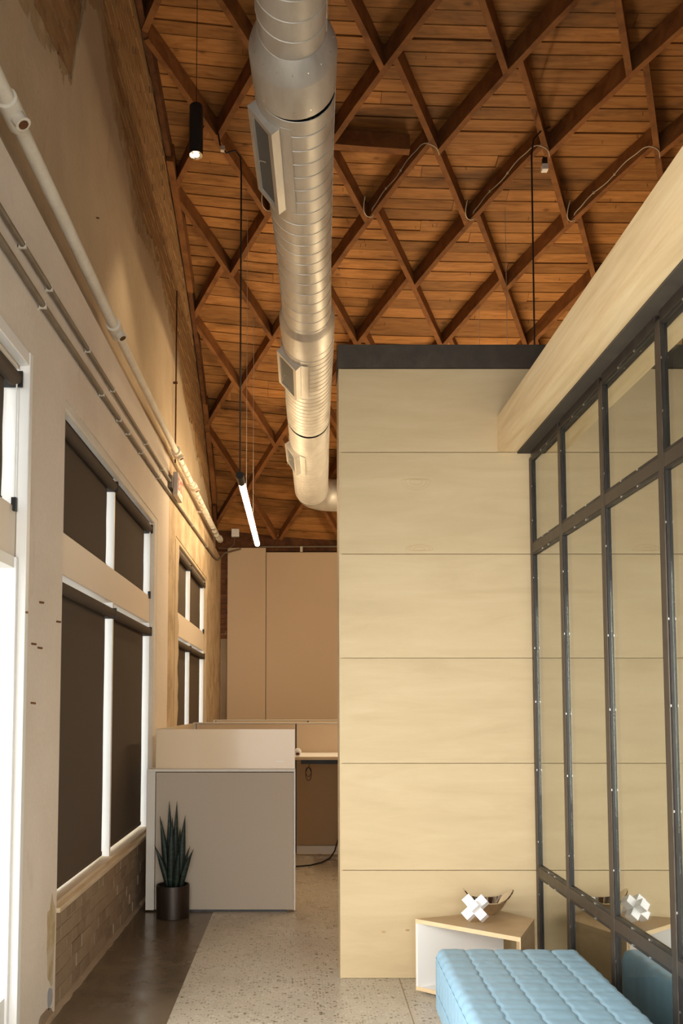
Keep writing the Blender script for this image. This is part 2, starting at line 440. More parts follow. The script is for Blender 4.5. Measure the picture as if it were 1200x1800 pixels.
# bent nails poking through the boards
mb = MB()
for i in range(150):
    X = random.uniform(-.9, 4.5); S = random.uniform(.4, 5.5); p = roof(X, S, LAM_H); q = p + Vector((random.uniform(-.01, .01), random.uniform(-.02, .02), -.035))
    mb.tube([p, q], .0022, 4)
mb.build('nail', M['black'], ceiling, kind='stuff')

# ------------------------------------------------------------------ floor
YB = 13.35   # back wall
YP = 4.954   # plywood wall face
mb = MB().box(-1.6, 6.6, -1.7, YB + .3, -.12, 0); floor = struct(mb.build('floor', M['terrazzo']))
MB().box(WL - .02, -.643, -1.5, YB, -.01, .0015).build('concrete_strip', M['concrete'], floor)
MB().box(1.41, 6.0, -1.5, YP - .001, -.01, .006).build('office_carpet', M['carpet'], floor)
jx = onZ(703, 1727, 0); jx2 = onZ(717, 1800, 0)
MB().prism([(jx.x, YP), (jx.x + .006, YP), (jx2.x + .006, jx2.y - 2), (jx2.x, jx2.y - 2)], -.002, .0008).build('floor_joint', M['mortar'], floor)

# ------------------------------------------------------------------ left wall
W2 = dict(y0=4.40, ym=5.785, y1=7.17, zs=.545, zt0=2.245, zt1=2.475, zh=3.10)
W3 = dict(y0=8.47, ym=9.84, y1=11.25, zs=.545, zt0=2.275, zt1=2.525, zh=3.20)
W1 = dict(y0=1.0, ym=2.39, y1=3.76, zs=.05, zt0=2.20, zt1=2.43, zh=3.06)
BK = -1.62
mb = MB()
ZL = 3.87
def slab(y0, y1, z0, z1, x1=WL): mb.box(BK, x1, y0, y1, z0, z1)
slab(-1.5, 1.0, 0, ZL); slab(1.0, W1['y1'], 3.10, ZL); slab(3.80, 4.39, 0, ZL - .0)
slab(W1['y1'], 3.80, 3.10, ZL)
slab(4.39, 7.32, 3.16, ZL)
mb.box(BK, WL - .028, 4.39, 7.32, 0, .50)
mb.box(BK, WL_UP - .028, -1.5, YB, ZL, 8.0)
wall_left = struct(mb.build('wall_left', M['paint']))
mb = MB(); slab(7.32, 7.95, 0, ZL); mb.build('painted_pier', M['paint'], wall_left)
mb = MB(); slab(7.95, 8.42, 0, ZL); slab(8.42, 11.3, 3.24, ZL); slab(11.3, YB, 0, ZL); slab(8.42, 11.3, 0, .54)
mb.build('rough_plaster', M['plaster_far'], wall_left)
# sloped ledge between the two wall faces
MB().prism([(WL, ZL - .01), (WL_UP - .005, ZL + .14), (WL_UP - .03, ZL + .14), (WL_UP - .03, ZL - .01)], -1.5, YB, 'y').build('ledge', M['plaster'], wall_left)
# reveal jambs of the openings
mb = MB()
mb.box(-1.34, WL - .002, 7.20, 7.322, .50, 3.161); mb.box(-1.34, WL - .004, 4.385, 7.32, 3.10, 3.165)
mb.build('reveal', M['reveal'], wall_left, bevel=.012)
mb = MB()
mb.box(-1.36, WL - .004, 11.27, 11.36, .54, 3.25); mb.box(-1.36, WL - .004, 8.4, 11.3, 3.205, 3.245)
mb.build('reveal', M['plaster'], wall_left, bevel=.012)
# ragged plaster lip on the near side of the far window
pts = []
zz = .56; rings = []
while zz < 3.24:
    e = 8.60 + .16 * noise.noise(Vector((zz * 2.1, 3.3, 0))) + .07 * noise.noise(Vector((zz * 7, 1, 5)))
    rings.append([(WL - .012, 8.38, zz), (WL + .004, 8.38, zz), (WL + .004, e, zz), (WL - .02, e + .01, zz)]); zz += .06
MB().loft(rings).build('plaster_lip', M['plaster'], wall_left, smooth=False)

# upper plaster skin with ragged edge over bare brick
EDGE = [(-1.5, 5.2), (3.0, 5.0), (3.6, 4.95), (3.95, 4.98), (4.35, 5.03), (4.62, 5.12), (4.70, 5.10), (4.80, 5.45), (5.03, 5.95), (5.25, 6.15), (5.45, 6.08), (5.62, 5.92), (5.75, 5.84), (6.1, 5.74), (6.35, 5.68), (6.52, 5.45), (6.8, 5.5), (7.2, 5.6), (7.8, 5.63), (8.4, 5.52), (8.85, 5.42), (9.2, 5.22), (9.47, 5.05), (10.2, 4.88), (11, 4.72), (12, 4.55), (13.35, 4.2)]
def edge(Y):
    for (a, za), (b, zb) in zip(EDGE, EDGE[1:]):
        if a <= Y <= b: return za + (zb - za) * (Y - a) / (b - a)
    return EDGE[-1][1]
rag = lambda Y: .06 * noise.noise(Vector((Y * 5, 7.7, 0))) + .035 * noise.noise(Vector((Y * 17, 1.7, 3))) + .02 * noise.noise(Vector((Y * 47, 9.7, 3)))
mb = MB(); rings = []
Y = -1.5
while Y <= YB:
    zt = edge(Y) + rag(Y); z0 = ZL + .10; col = []
    for i in range(13):
        t = i / 12; z = z0 + (zt - z0) * t
        w = WL_UP + .010 * noise.noise(Vector((Y * .9, z * .9, 2))) + .004 * noise.noise(Vector((Y * 4, z * 4, 8)))
        col.append((w + (-.004 if i == 12 else 0), Y, z))
    col.append((WL_UP - .03, Y, zt)); col.append((WL_UP - .03, Y, z0))
    rings.append(col); Y += .03
mb.loft(rings).build('plaster_skin', M['plaster'], wall_left)
# rough scratch coat left between the smooth plaster and the bricks
rings = []; Y = 3.6
while Y <= 11.5:
    zt = edge(Y) + .10 + .16 * noise.noise(Vector((Y * 1.9, 2.2, 0))) + .07 * noise.noise(Vector((Y * 11, 4.1, 0)))
    if 4.0 < Y < 4.95: zt = edge(Y) + .03
    w = lambda z: WL_UP - .002 + .007 * noise.noise(Vector((Y * 16, z * 16, 1)))
    zs2 = [edge(Y) - .12 + (zt - edge(Y) + .12) * k / 6 for k in range(7)]
    rings.append([(w(z) - (.006 if k == 0 else 0), Y, z) for k, z in enumerate(zs2)] + [(WL_UP - .03, Y, zt), (WL_UP - .03, Y, zs2[0])]); Y += .03
MB().loft(rings).build('scratch_coat', M['scratch'], wall_left)

# bricks of the bare upper band
def brick_obj(x0, x1, y0, y1, z0, z1, m, parent):
    j = lambda: random.uniform(-.003, .003)
    mb = MB(); mb.box(x0, x1 + random.uniform(-.0025, .005), y0 + j(), y1 + j(), z0 + j(), z1 + j())
    return mb.build('brick', m, parent)
cand = []
course = .0765; bl = .212
z = 4.2; row = 0
while z < 7.35:
    Y = 3.4 + (bl / 2 if row % 2 else 0)
    while Y < YB:
        yc = Y + bl / 2; th = math.asin(max(-1, min(1, (yc - YC) / RR))); zr = roof(WL_UP, th * RR, LAM_H).z
        if z + course > edge(yc) - .07 and z + course < zr + .04:
            px = proj(WL_UP, yc, z)
            cand.append((Y, z, -60 < px[0] < 700 and -80 < px[1] < 1000, yc))
        Y += bl
    z += course; row += 1
vis = sorted([c for c in cand if c[2]], key=lambda c: c[3])
BX0, BX1 = WL_UP - .05, WL_UP - .012
for c in vis[:205]: brick_obj(BX0, BX1, c[0] + .005, c[0] + bl - .006, c[1] + .005, c[1] + course - .006, M['brick'], wall_left)
mb = MB()
for c in vis[205:] + [c for c in cand if not c[2]]:
    mb.box(BX0, BX1 + random.uniform(-.004, .006), c[0] + .005, c[0] + bl - .006, c[1] + .005, c[1] + course - .006)
mb.build('brick_far', M['brick'], wall_left, kind='stuff')
MB().box(BK, WL_UP - .027, 3.0, YB, ZL + .2, 7.5).build('mortar_bed', M['mortar'], wall_left)
# brick apron below the second window
z = .03; row = 0; nlow = 0
MB().box(BK, WL - .0085, 4.392, 7.318, 0, .497).build('mortar_bed', M['mortar_low'], wall_left)
while z < .47:
    top_course = z > .40
    L = .105 if top_course else bl
    Y = 4.392 - (0 if row % 2 else L / 2)
    while Y < 6.75:
        a, b = max(Y, 4.393) + .004, Y + L - .004
        if b - a > .03:
            h = .10 if top_course else course
            brick_obj(WL - .05, WL - .0055, a, b, z + .004, min(z + h, .497) - .004, M['brick_low'], wall_left); nlow += 1
        Y += L
    z += course; row += 1
# crumbled curb along the foot of the wall
rings = []; Y = 4.0
while Y < 7.3:
    w = .016 + .010 * noise.noise(Vector((Y * 9, 0, 0))); h = .022 + .010 * noise.noise(Vector((Y * 11, 5, 0)))
    rings.append([(WL - .01, Y, 0), (WL + w, Y, 0), (WL + w * .8, Y, h * .6), (WL - .01, Y, h)]); Y += .05
MB().loft(rings).build('foot_curb', M['mortar_low'], wall_left)
# peeled paint patches near the foot of the pier
def blob(cy, cz, ry, rz, seed, m, th=.0006, x=WL):
    pts = []
    for k in range(28):
        a = 2 * PI * k / 28; q = 1 + .45 * noise.noise(Vector((math.cos(a) * 1.6, math.sin(a) * 1.6, seed)))
        pts.append((cy + ry * q * math.cos(a), cz + rz * q * math.sin(a)))
    return MB().prism(pts, x - .002, x + th, 'x').build('paint_patch', m, wall_left)
M['patch_tan'] = plaster('flaked_tan', (.46, .33, .17), (.60, .50, .36), (.30, .2, .1), 9, .4)
M['patch_grey'] = mat('flaked_grey', (.36, .36, .37), .8)
blob(4.30, .40, .075, .20, 3.1, M['patch_tan']); blob(4.30, .11, .05, .045, 8.2, M['patch_grey'])
blob(4.22, .02, .13, .05, 5.0, M['mortar_low'])
mb = MB()
for x_, y_ in ((69, 1058), (40, 1075), (99, 1092), (66, 1138), (55, 1131), (168, 382), (54, 1235)):
    p = onX(x_, y_, WL if y_ > 600 else WL_UP); mb.tube([p - Vector((.01, 0, 0)), p + Vector((.022, .004, -.004))], .005, 6)
mb.build('wall_nail', M['dark_timber'], wall_left, kind='stuff')

# ------------------------------------------------------------------ windows and roller shades
FX = -1.265
def window(n, W, door=False):
    r = struct(empty('window_%d' % n, (FX, W['ym'], W['zs'])))
    y0, ym, y1, zs, a, b, zh = W['y0'], W['ym'], W['y1'], W['zs'], W['zt0'], W['zt1'], W['zh']
    fr = M['paint_frame']; wh = M['paint_white']
    MB().box(-1.40, FX, y0 - .01, y1 + .03, a, b).build('transom', fr, r, bevel=.004)
    MB().box(-1.40, FX, y0 - .01, y1 + .03, zh, zh + .07).build('head_board', fr, r, bevel=.004)
    for k in (0, 1):
        za, zb = ((zs, a), (b, zh))[k]
        MB().box(-1.40, FX, ym - .018, ym + .018, za, zb).build('mullion', wh, r)
        MB().box(-1.40, FX + .004, y1, y1 + .03, za, zb).build('jamb', wh, r)
        MB().box(-1.40, FX + .004, y0 - .02, y0, za, zb).build('jamb', wh, r)
        for ya, yb in ((y0, ym - .018), (ym + .018, y1)):
            MB().box(-1.385, -1.379, ya, yb, za, zb).build('glass_pane', M['pane'], r)
    if not door:
        MB().box(-1.40, WL - .012, y0 - .01, y1 + .03, zs - .022, zs).build('sill_board', M['sillwood'], r, bevel=.003)
        MB().box(-1.30, WL + .018, y0 - .005, y1 + .1, zs - .048, zs - .022).build('sill_nose', M['sillwood'], r, bevel=.004)
    else:
        MB().box(-1.40, FX + .02, y1 - .03, y1, zs, a).build('door_stile', wh, r, bevel=.004)
        MB().box(-1.40, FX + .01, y0, y1, zs, zs + .25).build('kick_rail', wh, r)
        MB().box(-1.40, FX + .01, y0, y1, a - .05, a).build('top_rail', wh, r)
    return r
window(1, W1, True); window(2, W2); window(3, W3)
MB().box(-1.262, WL + .012, W1['y1'] + .004, W1['y1'] + .05, 0, 3.14).build('casing', M['paint_white'], bpy.data.objects['window_1'], bevel=.004)
MB().box(-1.262, WL + .008, W1['y0'], W1['y1'] + .045, 3.075, 3.138).build('casing', M['paint_white'], bpy.data.objects['window_1'], bevel=.004)

def shade(y0, y1, zt, zb, label, far_chain=True, x=-1.305):
    r = thing('roller_shade', (x, (y0 + y1) / 2, zt), label, 'roller shade', 'dark roller shades on the left windows')
    MB().tube([(x + .030, y0, zt - .042), (x + .030, y1 + .012, zt - .042)], .034, 20).build('roller_tube', M['shade'], r, smooth='auto')
    rings = []
    for i in range(13):
        z = zt - .05 + (zb + .02 - zt + .05) * i / 12; w = .004 * math.sin(i * .9)
        rings.append([(x - .003, y0 + .012, z), (x, y0 + .012, z), (x, y1 - .034 + w, z), (x - .003, y1 - .034 + w, z)])
    MB().loft(rings).build('shade_fabric', M['shade'], r)
    MB().box(x - .008, x + .004, y0 + .012, y1 - .032, zb, zb + .028).build('bottom_bar', M['shade'], r, bevel=.003)
    MB().box(x - .02, x + .068, y1 + .013, y1 + .022, zt - .082, zt - .006).build('bracket', M['black_plastic'], r, bevel=.004)
    if far_chain:
        L = min(zt - zb - .08, .62)
        c = MB().tube([(x + .045, y1 + .004, zt - .07), (x + .045, y1 + .004, zt - .07 - L)], .0035, 6).build('pull_chain', M['paint_white'], r)
        MB().box(x + .034, x + .056, y1 - .006, y1 + .014, zt - .11 - L, zt - .05 - L).build('chain_tensioner', M['black_plastic'], r)
    return r
def four(W, who):
    ya, yb, yc, yd = W['y0'] + .02, W['ym'] - .032, W['ym'] + .022, W['y1'] - .024
    shade(ya, yb, W['zh'] - .012, W['zt1'] + .004, 'dark roller shade in the upper near pane of the ' + who, False)
    shade(yc, yd, W['zh'] - .012, W['zt1'] + .004, 'dark roller shade with chain, upper far pane of the ' + who, True)
    shade(ya, yb, W['zt0'] - .03, W['zs'] + .012, 'tall dark roller shade in the lower near pane of the ' + who, False)
    shade(yc, yd, W['zt0'] - .03, W['zs'] + .022, 'tall dark roller shade in the lower far pane of the ' + who, False)
four(W2, 'middle window'); four(W3, 'far window behind the cubicle')
shade(W1['ym'] + .03, W1['y1'] - .035, 3.05, W1['zt1'] + .004, 'dark roller shade above the bright glazed door', True)

# pavement and a pale facade across the street outside the windows
struct(MB().box(-14, -1.66, -6, 18, -.16, -.06).build('trim_3', mat('pavement', (.5, .5, .48), .9)))

# ------------------------------------------------------------------ back wall
mb = MB().box(-1.7, 6.6, YB + .02, YB + .3, 0, 5.2)
wall_back = struct(mb.build('wall_back', M['mortar']))
MB().box(WL_UP, 6.0, YB - .06, YB + .02, 3.98, 4.30).build('timber_beam', M['dark_timber'], wall_back)
MB().box(-1.62, -.9, YB - .01, YB + .02, 0, 2.72).build('rough_plaster', M['plaster'], wall_back)
z = 2.6; row = 0
while z < 4.0:
    Y = -1.36 - (0 if row % 2 else .105)
    while Y < -.9:
        a, b = max(Y, -1.36), min(Y + .205, -.9)
        if b - a > .04:
            mb = MB().box(a, b, YB - .012 - random.uniform(0, .008), YB + .03, z, z + .068); mb.build('brick', M['brick_red'], wall_back)
        Y += .215
    z += .079; row += 1
struct(MB().box(6.4, 6.6, -1.7, YB, 0, 8).build('wall_right', M['paint']))
# street front behind the camera, with a wide glazed opening
mb = MB(); mb.box(-1.7, -1.15, -1.7, -1.5, 0, 5.2); mb.box(1.35, 6.6, -1.7, -1.5, 0, 5.2); mb.box(-1.15, 1.35, -1.7, -1.5, 2.9, 5.2)
struct(mb.build('wall_front', M['paint']))

# tall beige panels standing against the back wall
def wallpanel(x0, x1, y0, z0, z1, label):
    r = thing('wall_panel', (x0, y0, z0), label, 'panel', 'beige panels on the back wall')
    MB().box(x0, x1, y0, y0 + .04, z0, z1).build('panel_face', M['beige_panel'], r, bevel=.004)
    MB().box(x0 + .02, x1 - .02, y0 + .04, y0 + .075, z0, z1 - .02).build('panel_frame', M['sillwood'], r)
PA = onY(400, 963, 13.2); PB = onY(467.5, 963, 13.2); PC = onY(595, 971, 13.2)
wallpanel(PA.x, PB.x - .004, 13.20, .0, PA.z, 'narrow tall beige panel beside the red brick strip, the left one')
wallpanel(PB.x + .004, 2.1, 13.20, .0, PC.z, 'wide beige panel on the back wall, partly hidden by the plywood wall')

# ------------------------------------------------------------------ plywood wall
mb = MB().box(.252, 6.3, YP + .018, 5.20, 0, 3.685)
wall_center = struct(mb.build('wall_center', M['ply']))
zs_ = [0, .605, 1.213, 1.821, 2.432, 3.039, 3.545]
for a, b in zip(zs_, zs_[1:]):
    MB().box(.240, 2.68, YP, YP + .018, a + .0018, b - .0018).build('plywood_panel', M['ply'], wall_center, bevel=.001)
    MB().box(2.684, 6.2, YP, YP + .018, a + .0018, b - .0018).build('plywood_panel', M['ply'], wall_center, bevel=.001)
MB().box(.236, .252, YP + .004, 5.205, 0, 3.545).build('end_panel', M['ply'], wall_center)
MB().box(.232, 6.2, YP - .006, 5.21, 3.548, 3.69).build('steel_cap', M['steel_cap'], wall_center, bevel=.002)
mb = MB()
for x_, y_ in ((674, 1638), (716, 1635)):
    p = onY(x_, y_, YP); mb.prism([(p.x + .013 * math.cos(k * PI / 5), p.z + .006 * math.sin(k * PI / 5)) for k in range(10)], YP - .0012, YP + .001, 'y')
mb.build('knot_plug', M['oak'], wall_center, kind='stuff')
def eyeloop(cx, cz, w, h, name='veneer_figure'):
    pts = [(cx + w * math.cos(a), cz - h * (math.sin(a) * (1 if math.sin(a) > 0 else .25))) for a in [2 * PI * k / 24 for k in range(24)]]
    mb = MB()
    for sc in (1, .78, .45):
        q = [(cx + (x - cx) * sc, YP + .0006, cz + (z - cz) * sc) for x, z in pts]; mb.tube(q + q[:1], .0016, 5)
    mb.build(name, M['ply_dark'], wall_center)
M['ply_dark'] = mat('birch_figure', (.53, .385, .205), .55)
p = onY(731, 845, YP); eyeloop(p.x, p.z, .085, .055); p = onY(737, 966, YP); eyeloop(p.x, p.z, .08, -.03)

# hickory soffit beam over the glazed partition
BX, BU, BZ0, BZ1 = 1.176, 1.288, 3.04, 3.255
mb = MB().prism([(BX, BZ1), (BX, BZ0), (BU, BZ0), (BU, BZ0 + .02), (1.46, BZ0 + .02), (1.46, BZ1)], -1.5, YP - .001, 'y')
struct(mb.build('trim_1', M['soffit']))
struct(MB().box(1.46, 6.3, -1.5, YP, 3.07, 3.22).build('ceiling', M['paint']))

# ------------------------------------------------------------------ steel framed glass partition
GX = 1.356
gp = thing('glass_partition', (GX, 2.0, 0), 'black steel framed glass wall mirroring the plywood, along the right side', 'glass partition')
posts = [4.952, 4.398, 3.785, 3.170, 2.555, 1.94, 1.325, .71, .095, -.52, -1.135]
PW = .042
for k, y in enumerate(posts): MB().box(GX, GX + .05, y - PW, y, 0, 3.0).build('post', M['steel'], gp, bevel=.003)
for (z0, z1) in ((0, .05), (.578, .632), (2.428, 2.482), (2.985, 3.032)):
    for a, b in zip(posts, posts[1:]):
        MB().box(GX + .002, GX + .05, b + .0005, a - PW - .0005, z0, z1).build('rail', M['steel'], gp, bevel=.002)
MB().box(BU + .001, GX + .06, -1.5, YP - .002, 3.03, 3.056).build('head_plate', M['steel_cap'], gp)
scr = MB(); st = 0
for a, b in zip(posts, posts[1:]):
    ya, yb = b, a - PW
    for (z0, z1) in ((.05, .578), (.632, 2.428), (2.482, 2.985)):
        MB().box(GX + .0145, GX + .0205, ya + .002, yb - .002, z0, z1).build('glass_pane', M['glass_wall'], gp)
        t = .012
        mb = MB(); x0, x1 = GX + .004, GX + .0140
        mb.box(x0, x1, ya + .001, ya + t, z0 + .001, z1 - .001); mb.box(x0, x1, yb - t, yb - .001, z0 + .001, z1 - .001)
        mb.box(x0, x1, ya + t, yb - t, z0 + .001, z0 + t); mb.box(x0, x1, ya + t, yb - t, z1 - t, z1 - .001)
        mb.build('glazing_bead', M['stop'], gp)
        n = max(2, int((z1 - z0) / .3))
        for i in range(n):
            z = z0 + (z1 - z0) * (i + .5) / n + random.uniform(-.04, .04)
            scr.box(x0 - .003, x0 + .001, ya + .004, ya + .008, z - .004, z + .004); scr.box(x0 - .003, x0 + .001, yb - .008, yb - .004, z - .004, z + .004)
        for yy in (ya + .2, yb - .2): scr.box(x0 - .004, x0 + .001, yy - .006, yy + .006, z1 - .010, z1 - .003); scr.box(x0 - .004, x0 + .001, yy - .006, yy + .006, z0 + .003, z0 + .010)
scr.build('screw', M['screw'], gp, kind='stuff')

# ------------------------------------------------------------------ spiral duct
DCP = [(3.2, -.06, 5.03), (4.0, -.04, 5.02), (4.9, -.012, 5.0), (6.1, .035, 4.95), (7.3, .08, 4.77), (8.6, .095, 4.68), (10, .13, 4.60), (12.5, .20, 4.47)]
def dpath(Y):
    for (a, x0, z0), (b, x1, z1) in zip(DCP, DCP[1:]):
        if Y <= b: t = (Y - a) / (b - a); return Vector((x0 + (x1 - x0) * t, Y, z0 + (z1 - z0) * t))
    return Vector((DCP[-1][1], Y, DCP[-1][2]))
duct = thing('air_duct', dpath(4.9), 'long galvanised spiral air duct hanging under the timber roof', 'air duct')
def section(Y0, Y1, rf, lead=.123, n=40, name='duct_section'):
    rings = []; Y = Y0
    while Y < Y1:
        for dy, dr in ((0, 0), (.002, .0036), (.005, .0036), (.007, 0)):
            ring = []
            for k in range(n):
                a = 2 * PI * k / n; yy = min(max(Y + dy + lead * k / n, Y0), Y1); c = dpath(yy); r = rf(yy) + dr
                ring.append((c.x + r * math.cos(a), yy, c.z + r * math.sin(a)))
            rings.append(ring)
        Y += lead
    return MB().loft(rings, cap=False).build(name, M['galv'], duct, smooth='auto')
lin = lambda a, ra, b, rb: (lambda Y: ra + (rb - ra) * min(1, max(0, (Y - a) / (b - a))))
section(2.6, 4.45, lambda Y: .178)
section(4.45, 7.05, lin(4.6, .226, 6.2, .202))
section(7.05, 9.0, lambda Y: .228, .085)
section(9.0, 11.55, lambda Y: .226, .062)
def collar(Y0, prof, name='duct_collar'):
    rings = []
    for dy, r in prof:
        c = dpath(Y0 + dy); rings.append([(c.x + r * math.cos(2 * PI * k / 40), c.y, c.z + r * math.sin(2 * PI * k / 40)) for k in range(40)])
    return MB().loft(rings, cap=False).build(name, M['galv'], duct, smooth='auto')
collar(4.16, [(0, .179), (.02, .192), (.08, .220), (.12, .234), (.13, .236), (.36, .231), (.362, .224)])
collar(6.92, [(0, .203), (.02, .212), (.05, .232), (.06, .234), (.28, .232), (.282, .226)])
mb = MB()
for Y, r in ((4.22, .212), (4.46, .232), (7.14, .232)):
    c = dpath(Y)
    for k in range(9):
        a = PI + PI * k / 8; p = Vector((c.x + r * math.cos(a), Y, c.z + r * math.sin(a))); d = Vector((math.cos(a), 0, math.sin(a)))
        mb.tube([p - d * .004, p + d * .004], .0035, 6)
mb.build('screw', M['screw'], duct, kind='stuff')
# elbow to the right at the far end
c0 = dpath(11.55); rb = .35; rings = []; n = 40
pts = [(c0, Vector((0, 1, 0)))]
for i in range(1, 7):
    a = PI / 2 * i / 6; pts.append((Vector((c0.x + rb * (1 - math.cos(a)), c0.y + rb * math.sin(a), c0.z)), Vector((math.sin(a), math.cos(a), 0))))
pts.append((pts[-1][0] + Vector((2.2, 0, 0)), Vector((1, 0, 0))))
for p, t in pts:
    u = Vector((t.y, -t.x, 0))
    rings.append([p + (u * math.cos(2 * PI * k / n) + Vector((0, 0, 1)) * math.sin(2 * PI * k / n)) * .226 for k in range(n)])
MB().loft(rings, cap=False).build('elbow', M['galv'], duct, smooth='auto')
# side registers
def register(Y0, Y1, r, a0, a1, label=None):
    """saddle mounted grille on the lower left of the duct between angles a0..a1"""
    am = (a0 + a1) / 2; d = Vector((math.cos(am), 0, math.sin(am))); tdir = Vector((-math.sin(am), 0, math.cos(am)))
    hw = r * math.sin((a1 - a0) / 2); mid = (dpath(Y0) + dpath(Y1)) / 2
    def P(Y, t, h): c = dpath(Y); return c + d * h + tdir * t
    h0 = r * math.cos((a1 - a0) / 2) - .01; h1 = h0 + .075
    g = None
    mb = MB()
    bd = .035
    def bar(Ya, Yb, ta, tb, ha, hb):
        vs = [P(Y, t, h) for Y in (Ya, Yb) for t in (ta, tb) for h in (ha, hb)]
        mb.add(vs, [(0, 1, 3, 2), (4, 6, 7, 5), (0, 4, 5, 1), (2, 3, 7, 6), (0, 2, 6, 4), (1, 5, 7, 3)])
    bar(Y0 + bd, Y1 - bd, -hw, -hw + bd, h0, h1); bar(Y0 + bd, Y1 - bd, hw - bd, hw, h0, h1)
    bar(Y0, Y0 + bd, -hw, hw, h0, h1); bar(Y1 - bd, Y1, -hw, hw, h0, h1)
    reg = mb.build('register', M['galv'], duct)
    mb = MB(); bar(Y0 + bd, Y1 - bd, -hw + bd, hw - bd, h1 - .025, h1 - .015); mb.build('grille_mesh', M['grille'], reg)
    # curved flange skirt on both long sides
    mb = MB()
    for sgn, ab in ((1, a1), (-1, a0)):
        rings = []
        for i in range(5):
            aa = ab + sgn * .28 * i / 4
            ring = []
            for Y in (Y0 - .015, Y1 + .015):
                c = dpath(Y); rr = r + .007; ring += [c + Vector((math.cos(aa), 0, math.sin(aa))) * rr, c + Vector((math.cos(aa), 0, math.sin(aa))) * (rr - .006)]
            rings.append([ring[0], ring[2], ring[3], ring[1]])
        mb.loft(rings)
    mb.build('flange', M['galv'], reg)
    mb = MB(); q = P((Y0 + Y1) / 2, 0, h1 - .012)
    mb.tube([q, q + d * .02 + tdir * (-.03), q + d * .03 + tdir * (-.05) + Vector((0, 0, -.08))], .003, 6); mb.build('damper_lever', M['white_cord'], reg)
register(4.62, 5.36, .222, R_(188), R_(248))
register(7.36, 7.98, .232, R_(190), R_(255))
register(9.65, 10.25, .230, R_(186), R_(242))
# hanger straps
for Y in (5.9, 8.9):
    c = dpath(Y); th = math.asin((Y - YC) / RR); zt = roof(c.x, th * RR, .1).z
    for k in (-1, 1): MB().tube([(c.x + .2 * k, Y, c.z + .08), (c.x + .2 * k, Y, zt)], .002, 6).build('hanger_wire', M['galv'], duct)

# ------------------------------------------------------------------ pipes and conduits on the left wall
PX, PZ = -1.20, 4.03
pt = thing('sprinkler_pipe', (PX, 4, PZ), 'thick white painted pipe with fittings running along the upper left wall', 'pipe')
seg = [(-1.4, 4.03), (3.42, 4.03), (5.44, 4.005), (8.25, 4.03), (12.75, 4.07)]
for (ya, za), (yb, zb), r in zip(seg, seg[1:], (.036, .034, .028, .028)):
    MB().tube([(PX, ya, za), (PX, yb, zb)], r, 16).build('pipe_run', M['pipe'], pt, smooth='auto')
for Y, z in ((3.42, 4.03), (5.44, 4.005), (8.25, 4.03), (9.55, 4.04)):
    f = MB().tube([(PX, Y - .085, z), (PX, Y - .08, z), (PX, Y + .08, z), (PX, Y + .085, z)], [.036, .047, .047, .036], 16).build('tee_fitting', M['pipe'], pt, smooth='auto')
    MB().tube([(PX, Y, z), (PX + .045, Y, z - .055), (PX + .048, Y, z - .06)], [.032, .032, .034], 14).build('outlet', M['pipe'], f, smooth='auto')
    MB().tube([(PX + .0485, Y, z - .0605), (PX + .050, Y, z - .063)], .022, 12).build('outlet_hole', M['dark_timber'], f)
Y = 8.4
while Y < 12.6:
    MB().tube([(PX, Y, PZ), (PX, Y + .05, PZ)], [.034, .031], 10).build('pipe_coupling', M['pipe'], pt); Y += .16 + random.uniform(0, .12)
MB().tube([(PX, 12.72, 4.07), (PX, 12.86, 4.075)], .05, 12).build('pipe_coupling', M['pipe'], pt)
for Y in (1.2, 10.8): MB().box(WL_UP - .02, PX, Y - .008, Y + .008, PZ - .008, PZ + .008).build('pipe_bracket', M['pipe'], pt)
def conduit(name, pts, r, label, clips):
    t = thing(name, pts[0], label, 'conduit')
    MB().tube(pts, r, 10).build('conduit_tube', M['conduit'], t, smooth='auto')
    for Y in clips:
        mb = MB()
        for (a, b) in zip(pts, pts[1:]):
            if a[1] <= Y <= b[1]:
                q = Vector(a).lerp(Vector(b), (Y - a[1]) / (b[1] - a[1])); mb.box(WL - .002, q.x + r * 1.12, Y - .007, Y + .007, q.z - r * 1.15, q.z + r * 1.15); mb.box(WL - .002, WL + .004, Y - .007, Y + .007, q.z - .028, q.z)
        mb.build('clip', M['clip'], t)
    return t
CX = WL + .022
conduit('conduit', [(CX, -1.4, 3.52), (CX, 3.4, 3.545), (CX, 5.85, 3.595), (CX, 7.855, 3.643)], .013, 'upper of two thin metal conduits above the windows, ending at the red sign', (3.6, 4.0, 4.75, 5.4, 6.6, 7.4))
conduit('conduit', [(CX, -1.4, 3.40), (CX, 4.0, 3.425), (CX, 6.2, 3.475), (CX, 7.7, 3.52), (CX, 8.2, 3.54), (CX, 12.0, 3.66), (CX, 12.6, 3.72), (CX + .08, 12.8, 3.86), (CX + .3, 13.1, 3.98)], .015, 'lower of two thin metal conduits above the windows, running to the back corner', (3.9, 5.1, 5.6, 5.9, 6.4, 7.2, 9.5, 11))
cz = onY(500, 960, 13.15).z
t = thing('conduit', (-.5, 13.15, cz), 'thin horizontal conduit across the top of the back wall', 'conduit')
MB().tube([(-.62, 13.15, cz - .01), (3.0, 13.15, cz)], .014, 8).build('conduit_tube', M['conduit'], t)
MB().box(.02, .06, 13.12, 13.17, cz - .09, cz - .01).build('hanger', M['trim_cream'], t)
t = thing('wall_rod', (WL_UP + .03, 8.75, 4.2), 'thin rusty vertical rod on the left wall above the white pipe', 'rod')
MB().tube([(WL_UP + .03, 8.70, 4.06), (WL_UP + .03, 8.70, 5.9)], .008, 8).build('rod', M['dark_timber'], t)
MB().box(WL_UP - .01, WL_UP + .045, 8.69, 8.71, 4.9, 4.92).build('clip', M['dark_timber'], t)

